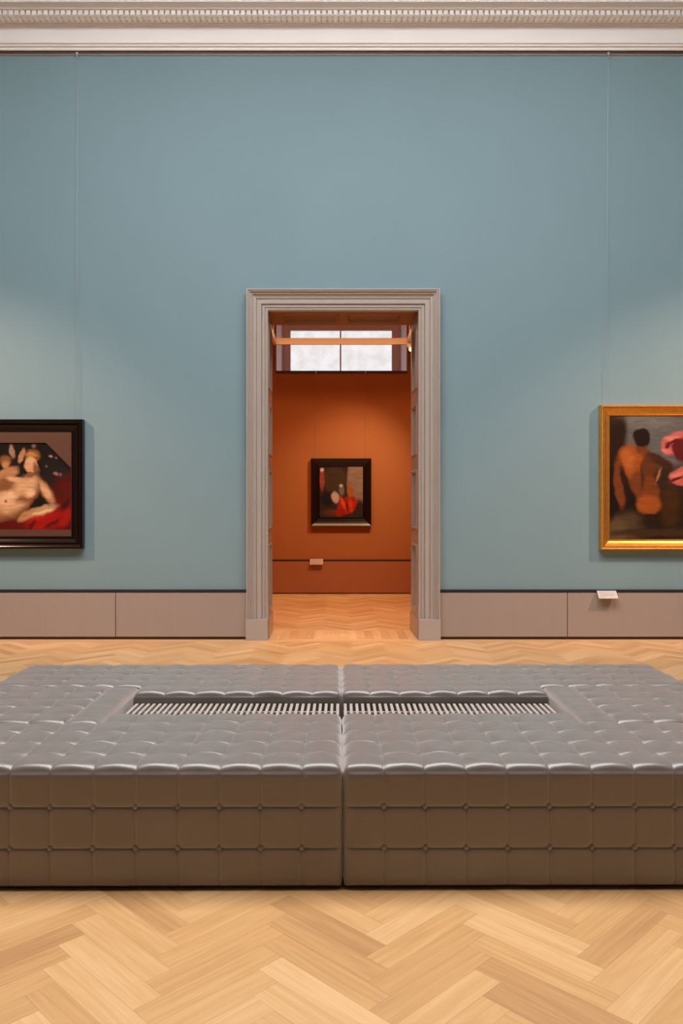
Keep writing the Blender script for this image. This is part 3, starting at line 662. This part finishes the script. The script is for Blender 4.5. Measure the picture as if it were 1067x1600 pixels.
# ------------------------------------------------------------------ tufted leather seating island
T = 0.1408; F0 = 2.70; ZT = 0.4275; ZB = 0.014
bench_rot = math.radians(0.28); piv = Vector((0, 3.6, 0))
NS = 14
SS = [0.5-0.5*math.cos(PI*i/NS) for i in range(NS)]
def wf(s, p, q): return max(0.0, 1-abs(2*s-1)**p)**q
def module(label, xs, ys, mask, tuft_sides, plain=(), flip=1):
    """one upholstered block. xs, ys: seam coordinates; mask(i, j): is cell there; tuft_sides: sides with buttoned panels"""
    nxs, nys = len(xs)-1, len(ys)-1
    def gx(c, a): i = min(a//NS, len(c)-2); f = a-i*NS; s = 0.5-0.5*math.cos(PI*f/NS); return c[i]+(c[i+1]-c[i])*s
    rngc = {}
    bm = bmesh.new(); V = {}
    cells = {(i, j) for i in range(nxs) for j in range(nys) if mask(i, j)}
    RC = 0.015
    # convex corners of the footprint
    corners = []
    for i in range(nxs+1):
        for j in range(nys+1):
            q = [((i-1, j-1) in cells), ((i, j-1) in cells), ((i-1, j) in cells), ((i, j) in cells)]
            if sum(q) == 1:
                kx = -1 if (q[0] or q[2]) else 1; ky = -1 if (q[0] or q[1]) else 1
                corners.append((xs[i], ys[j], kx, ky))
    # boundary segments for the distance to the rim
    segs = []
    for (i, j) in cells:
        for (di, dj) in ((-1, 0), (1, 0), (0, -1), (0, 1)):
            if (i+di, j+dj) not in cells:
                if di: x = xs[i+(di > 0)]; segs.append((x, x, ys[j], ys[j+1]))
                else: y = ys[j+(dj > 0)]; segs.append((xs[i], xs[i+1], y, y))
    def rim(x, y):
        d = 1
        for (a, b, c, e) in segs:
            dx = max(a-x, 0, x-b); dy = max(c-y, 0, y-e); d = min(d, math.hypot(dx, dy))
        return d
    def corner_warp(x, y):
        for (cx, cy, kx, ky) in corners:
            a = RC-(x-cx)*kx; b = RC-(y-cy)*ky
            if a > 0 and b > 0 and a <= RC+1e-6 and b <= RC+1e-6:
                mlen = max(a, b)/math.hypot(a, b)
                return cx+kx*(RC-a*mlen), cy+ky*(RC-b*mlen)
        return x, y
    def jit(x, y):                            # seams wander a little
        v = noise.noise_vector(Vector((x*4+9, y*4, 3.1)))
        return v.x*0.006, v.y*0.006
    RR, DR = 0.022, 0.013
    def top(a, b, cell=None):
        key = (a, b)
        if key in V: return V[key]
        x, y = gx(xs, a), gx(ys, b)
        i, j = min(a//NS, nxs-1), min(b//NS, nys-1); 
        if (i, j) not in cells and cell: i, j = cell
        fa, fb = (a-i*NS)/NS, (b-j*NS)/NS
        s, t = 0.5-0.5*math.cos(PI*fa), 0.5-0.5*math.cos(PI*fb)
        d = rim(x, y)
        rr = rngc.setdefault((i, j), (random.uniform(0.8, 1.2), random.uniform(-0.25, 0.25), random.uniform(-0.2, 0.2)))
        if (i in plain):
            tt = (y-ys[0])/(ys[-1]-ys[0])
            h = 0.013*wf(s, 3.0, 0.55)*wf(tt, 12, 0.6)+0.004*noise.noise(Vector((x*9, y*22, 5)))*wf(s, 3, .5)+0.006*wf(tt, 12, .6)*0
        else:
            ws, wt = wf(s, 9, 0.6), wf(t+rr[2]*t*(1-t), 9, 0.6)
            us, ut = wf(s, 2.0, 1.0), wf(t, 2.0, 1.0); fd = min(1, d/0.035); fd = math.sqrt(1-(1-fd)**2)
            h = 0.0030*rr[0]*ws*wt + 0.0135*(1-((1-us)*(1-ut))**0.8)*fd
            h -= 0.004*math.exp(-((s if s < .5 else 1-s)**2+(t if t < .5 else 1-t)**2)*260)*min(1, d/0.03)
            h += 0.0022*noise.noise(Vector((x*16, y*16, 1)))*ws*wt
        if d < RR: h -= DR*(1-math.sqrt(max(0, 1-(1-d/RR)**2)))
        z = ZT-0.013+h
        jx, jy = jit(x, y); f = min(1, d/0.05)
        x, y = x+jx*f, y+jy*f
        x, y = corner_warp(x, y)
        V[key] = bm.verts.new((x, y, z)); return V[key]
    for (i, j) in sorted(cells):
        for p in range(NS):
            for q in range(NS):
                a, b = i*NS+p, j*NS+q
                bm.faces.new((top(a, b, (i, j)), top(a+1, b, (i, j)), top(a+1, b+1, (i, j)), top(a, b+1, (i, j))))
    zr = [ZT-0.013-DR+0.0, 0.286, 0.1445, ZB]
    NZ = 12
    SK = {}
    butts = []
    def skirt(a, b, side, kz, tuft, i, j):
        if kz == 0: return top(a, b, (i, j))
        x0, y0 = gx(xs, a), gx(ys, b)
        key = (a, b, kz)
        if key in SK: return SK[key]
        r_, f = divmod(kz, NZ)
        if r_ == 3: r_, f = 2, NZ
        tz = 0.5-0.5*math.cos(PI*f/NZ); z = zr[r_]+(zr[r_+1]-zr[r_])*tz
        along = (a if side[1] else b); idx = (i if side[1] else j)
        s = 0.5-0.5*math.cos(PI*(along-idx*NS)/NS)
        if tuft:
            ws, wt = wf(s, 10, 0.55), wf(tz, 10, 0.55)
            out = 0.0042*ws*wt+0.0015*max(ws, wt)
            ds, dt = min(s, 1-s)*T, min(tz, 1-tz)*0.141
            rbot = not ((r_ == 2 and tz > .5) or (r_ == 0 and tz < .5))
            if rbot: out -= 0.0045*math.exp(-(ds*ds+dt*dt)/(0.012**2))
            out += 0.0015*noise.noise(Vector((x0*10, z*10, 4)))
            wob = 0.0022*noise.noise(Vector((x0*9, z*9, 8)))
        else:
            out = 0.003+0.004*noise.noise(Vector((x0*7+2, z*9, y0*7))); wob = 0
        # vertical arris of the block and bottom hem
        zt = (z-ZB)/(ZT-ZB)
        out *= min(1, (1-zt)*22+0.0) if zt > 0.5 else 1
        if zt < 0.04: out -= 0.006*(1-zt/0.04)
        x, y = corner_warp(x0, y0)
        ce = min([max(abs(x0-c[0]), abs(y0-c[1])) for c in corners] or [1])
        out *= min(1, ce/0.03); wob *= min(1, ce/0.03)
        x += side[0]*out+(wob if side[1] else 0); y += side[1]*out+(wob if side[0] else 0)
        if side[1]: z += 0.0
        SK[key] = bm.verts.new((x, y, z)); return SK[key]
    for (i, j) in sorted(cells):
        for side in ((-1, 0), (1, 0), (0, -1), (0, 1)):
            if (i+side[0], j+side[1]) in cells: continue
            tuft = side in tuft_sides
            if side[0]: pts = [((i+(side[0] > 0))*NS, j*NS+q) for q in range(NS+1)]
            else: pts = [(i*NS+q, (j+(side[1] > 0))*NS) for q in range(NS+1)]
            for q in range(NS):
                for kz in range(3*NZ):
                    f = [skirt(*pts[q], side, kz, tuft, i, j), skirt(*pts[q+1], side, kz, tuft, i, j), skirt(*pts[q+1], side, kz+1, tuft, i, j), skirt(*pts[q], side, kz+1, tuft, i, j)]
                    try: bm.faces.new(f)
                    except ValueError: pass
            if tuft and side == (0, -1) and i > 0:
                for r_ in (1, 2): butts.append((xs[i], ys[0], zr[r_]))
    bmesh.ops.recalc_face_normals(bm, faces=bm.faces)
    cx, cy = (xs[0]+xs[-1])/2, (ys[0]+ys[-1])/2
    c = Vector((cx, cy, 0)); w_ = c-piv; ca, sa = math.cos(bench_rot), math.sin(bench_rot)
    t = empty('leather_ottoman', (piv.x+w_.x*ca-w_.y*sa, piv.y+w_.x*sa+w_.y*ca, 0), label, 'bench')
    t.rotation_euler = (0, 0, bench_rot)
    bmesh.ops.translate(bm, verts=bm.verts, vec=-c)
    link('upholstery', bm, M_leather, t, True)
    for (x, y, z) in butts:
        bm = bmesh.new()
        bmesh.ops.create_uvsphere(bm, u_segments=14, v_segments=8, radius=1)
        for v in bm.verts: v.co = Vector((v.co.x*0.0080, v.co.y*0.0050, v.co.z*0.0080))
        ring = bmesh.ops.create_cone(bm, segments=18, radius1=0.0098, radius2=0.0092, depth=0.002, cap_ends=True)
        from mathutils import Matrix
        bmesh.ops.transform(bm, matrix=Matrix.Translation((0, 0.002, 0)) @ Matrix.Rotation(PI/2, 4, 'X'), verts=ring['verts'])
        xo, zo = x-cx, z
        wob = 0.0022*noise.noise(Vector((x*9, z*9, 8)))
        bmesh.ops.translate(bm, verts=bm.verts, vec=(xo+wob, y-cy-0.0015, zo))
        link('button', bm, M_leather, t, True)
    bm = bmesh.new()
    done = set()
    for j in range(nys):
        row = [i for i in range(nxs) if (i, j) in cells]
        if row:
            fy = 0.035 if j == 0 else 0.0; by = 0.035 if j == nys-1 else 0
            lx = 0.035; 
            box(bm, xs[row[0]]+lx-cx, xs[row[-1]+1]-lx-cx, ys[j]+fy-cy, ys[j+1]-by-cy, 0, 0.06)
    link('base', bm, M_base, t)
    return t
g = 0.003
xo = [g]+[T*i for i in range(1, 12)]+[1.757]          # outward seams from the middle
xr = xo; xl = [-v for v in reversed(xo)]
yf = [F0+T*i for i in range(6)]; yb_ = [3.80+T*i for i in range(5)]+[4.475]
WX = 7*T+0.014                                          # half length of the well
nright = lambda i: i < 7; nleft = lambda i: i > 4
def fix(xs_, sgn):                                      # the seam next to the well is pulled out to the well end
    out = list(xs_); 
    for i_, d_ in ((5, 0.004), (6, 0.009), (7, 0.014), (8, 0.010), (9, 0.005)):
        if sgn > 0: out[i_] += d_
        else: out[-1-i_] -= d_
    return out
xr2, xl2 = fix(xr, 1), fix(xl, -1)
module('near left button-tufted leather bench block, its long buttoned face toward the viewer', xl2, yf, lambda i, j: j < 4 or nleft(i), {(0, -1)})
module('near right button-tufted leather bench block, its long buttoned face toward the viewer', xr2, yf, lambda i, j: j < 4 or nright(i), {(0, -1)})
module('far left tufted leather bench block behind the slatted well', xl2, yb_, lambda i, j: j > 0 or nleft(i), set())
module('far right tufted leather bench block behind the slatted well', xr2, yb_, lambda i, j: j > 0 or nright(i), set())
sy = [yf[4]+0.003+i*(yb_[1]-yf[4]-0.006)/5 for i in range(6)]
sxr = [WX+0.006, WX+0.150]+[WX+0.150+(1.757-WX-0.150)*i/4 for i in range(1, 5)]
module('left end tufted leather bench block closing the slatted well', [-v for v in reversed(sxr)], sy, lambda i, j: True, set(), plain=(len(sxr)-2,))
module('right end tufted leather bench block closing the slatted well', sxr, sy, lambda i, j: True, set(), plain=(0,))

# slatted grilles in the well
def grille(side):
    a, b = (-WX+0.012, -0.010) if side == 'left' else (0.010, WX-0.012)
    y0, y1 = yf[5]+0.012, yb_[0]-0.010
    t = empty('slatted_grille', ((a+b)/2, (y0+y1)/2, 0), 'pale slatted grille sunk in the bench well, %s half' % side, 'grille')
    zt = 0.371; n = 36
    for i in range(n):
        x = a+0.008+(b-a-0.016)*i/(n-1)
        bm = bmesh.new(); box(bm, x-0.0068, x+0.0068, y0, y1, zt-0.012, zt, 0.0012); part('slat', bm, M_slat, t)
    for yy in (3.685, 3.50):
        bm = bmesh.new(); box(bm, a, b, yy-0.009, yy+0.009, zt-0.030, zt-0.0125); part('cross_rail', bm, M_slat, t)
    for xx in (a+0.05, b-0.05):
        for yy in (3.685, 3.50):
            bm = bmesh.new(); box(bm, xx-0.012, xx+0.012, yy-0.009, yy+0.009, 0.0, zt-0.030); part('leg', bm, M_base, t)
grille('left'); grille('right')
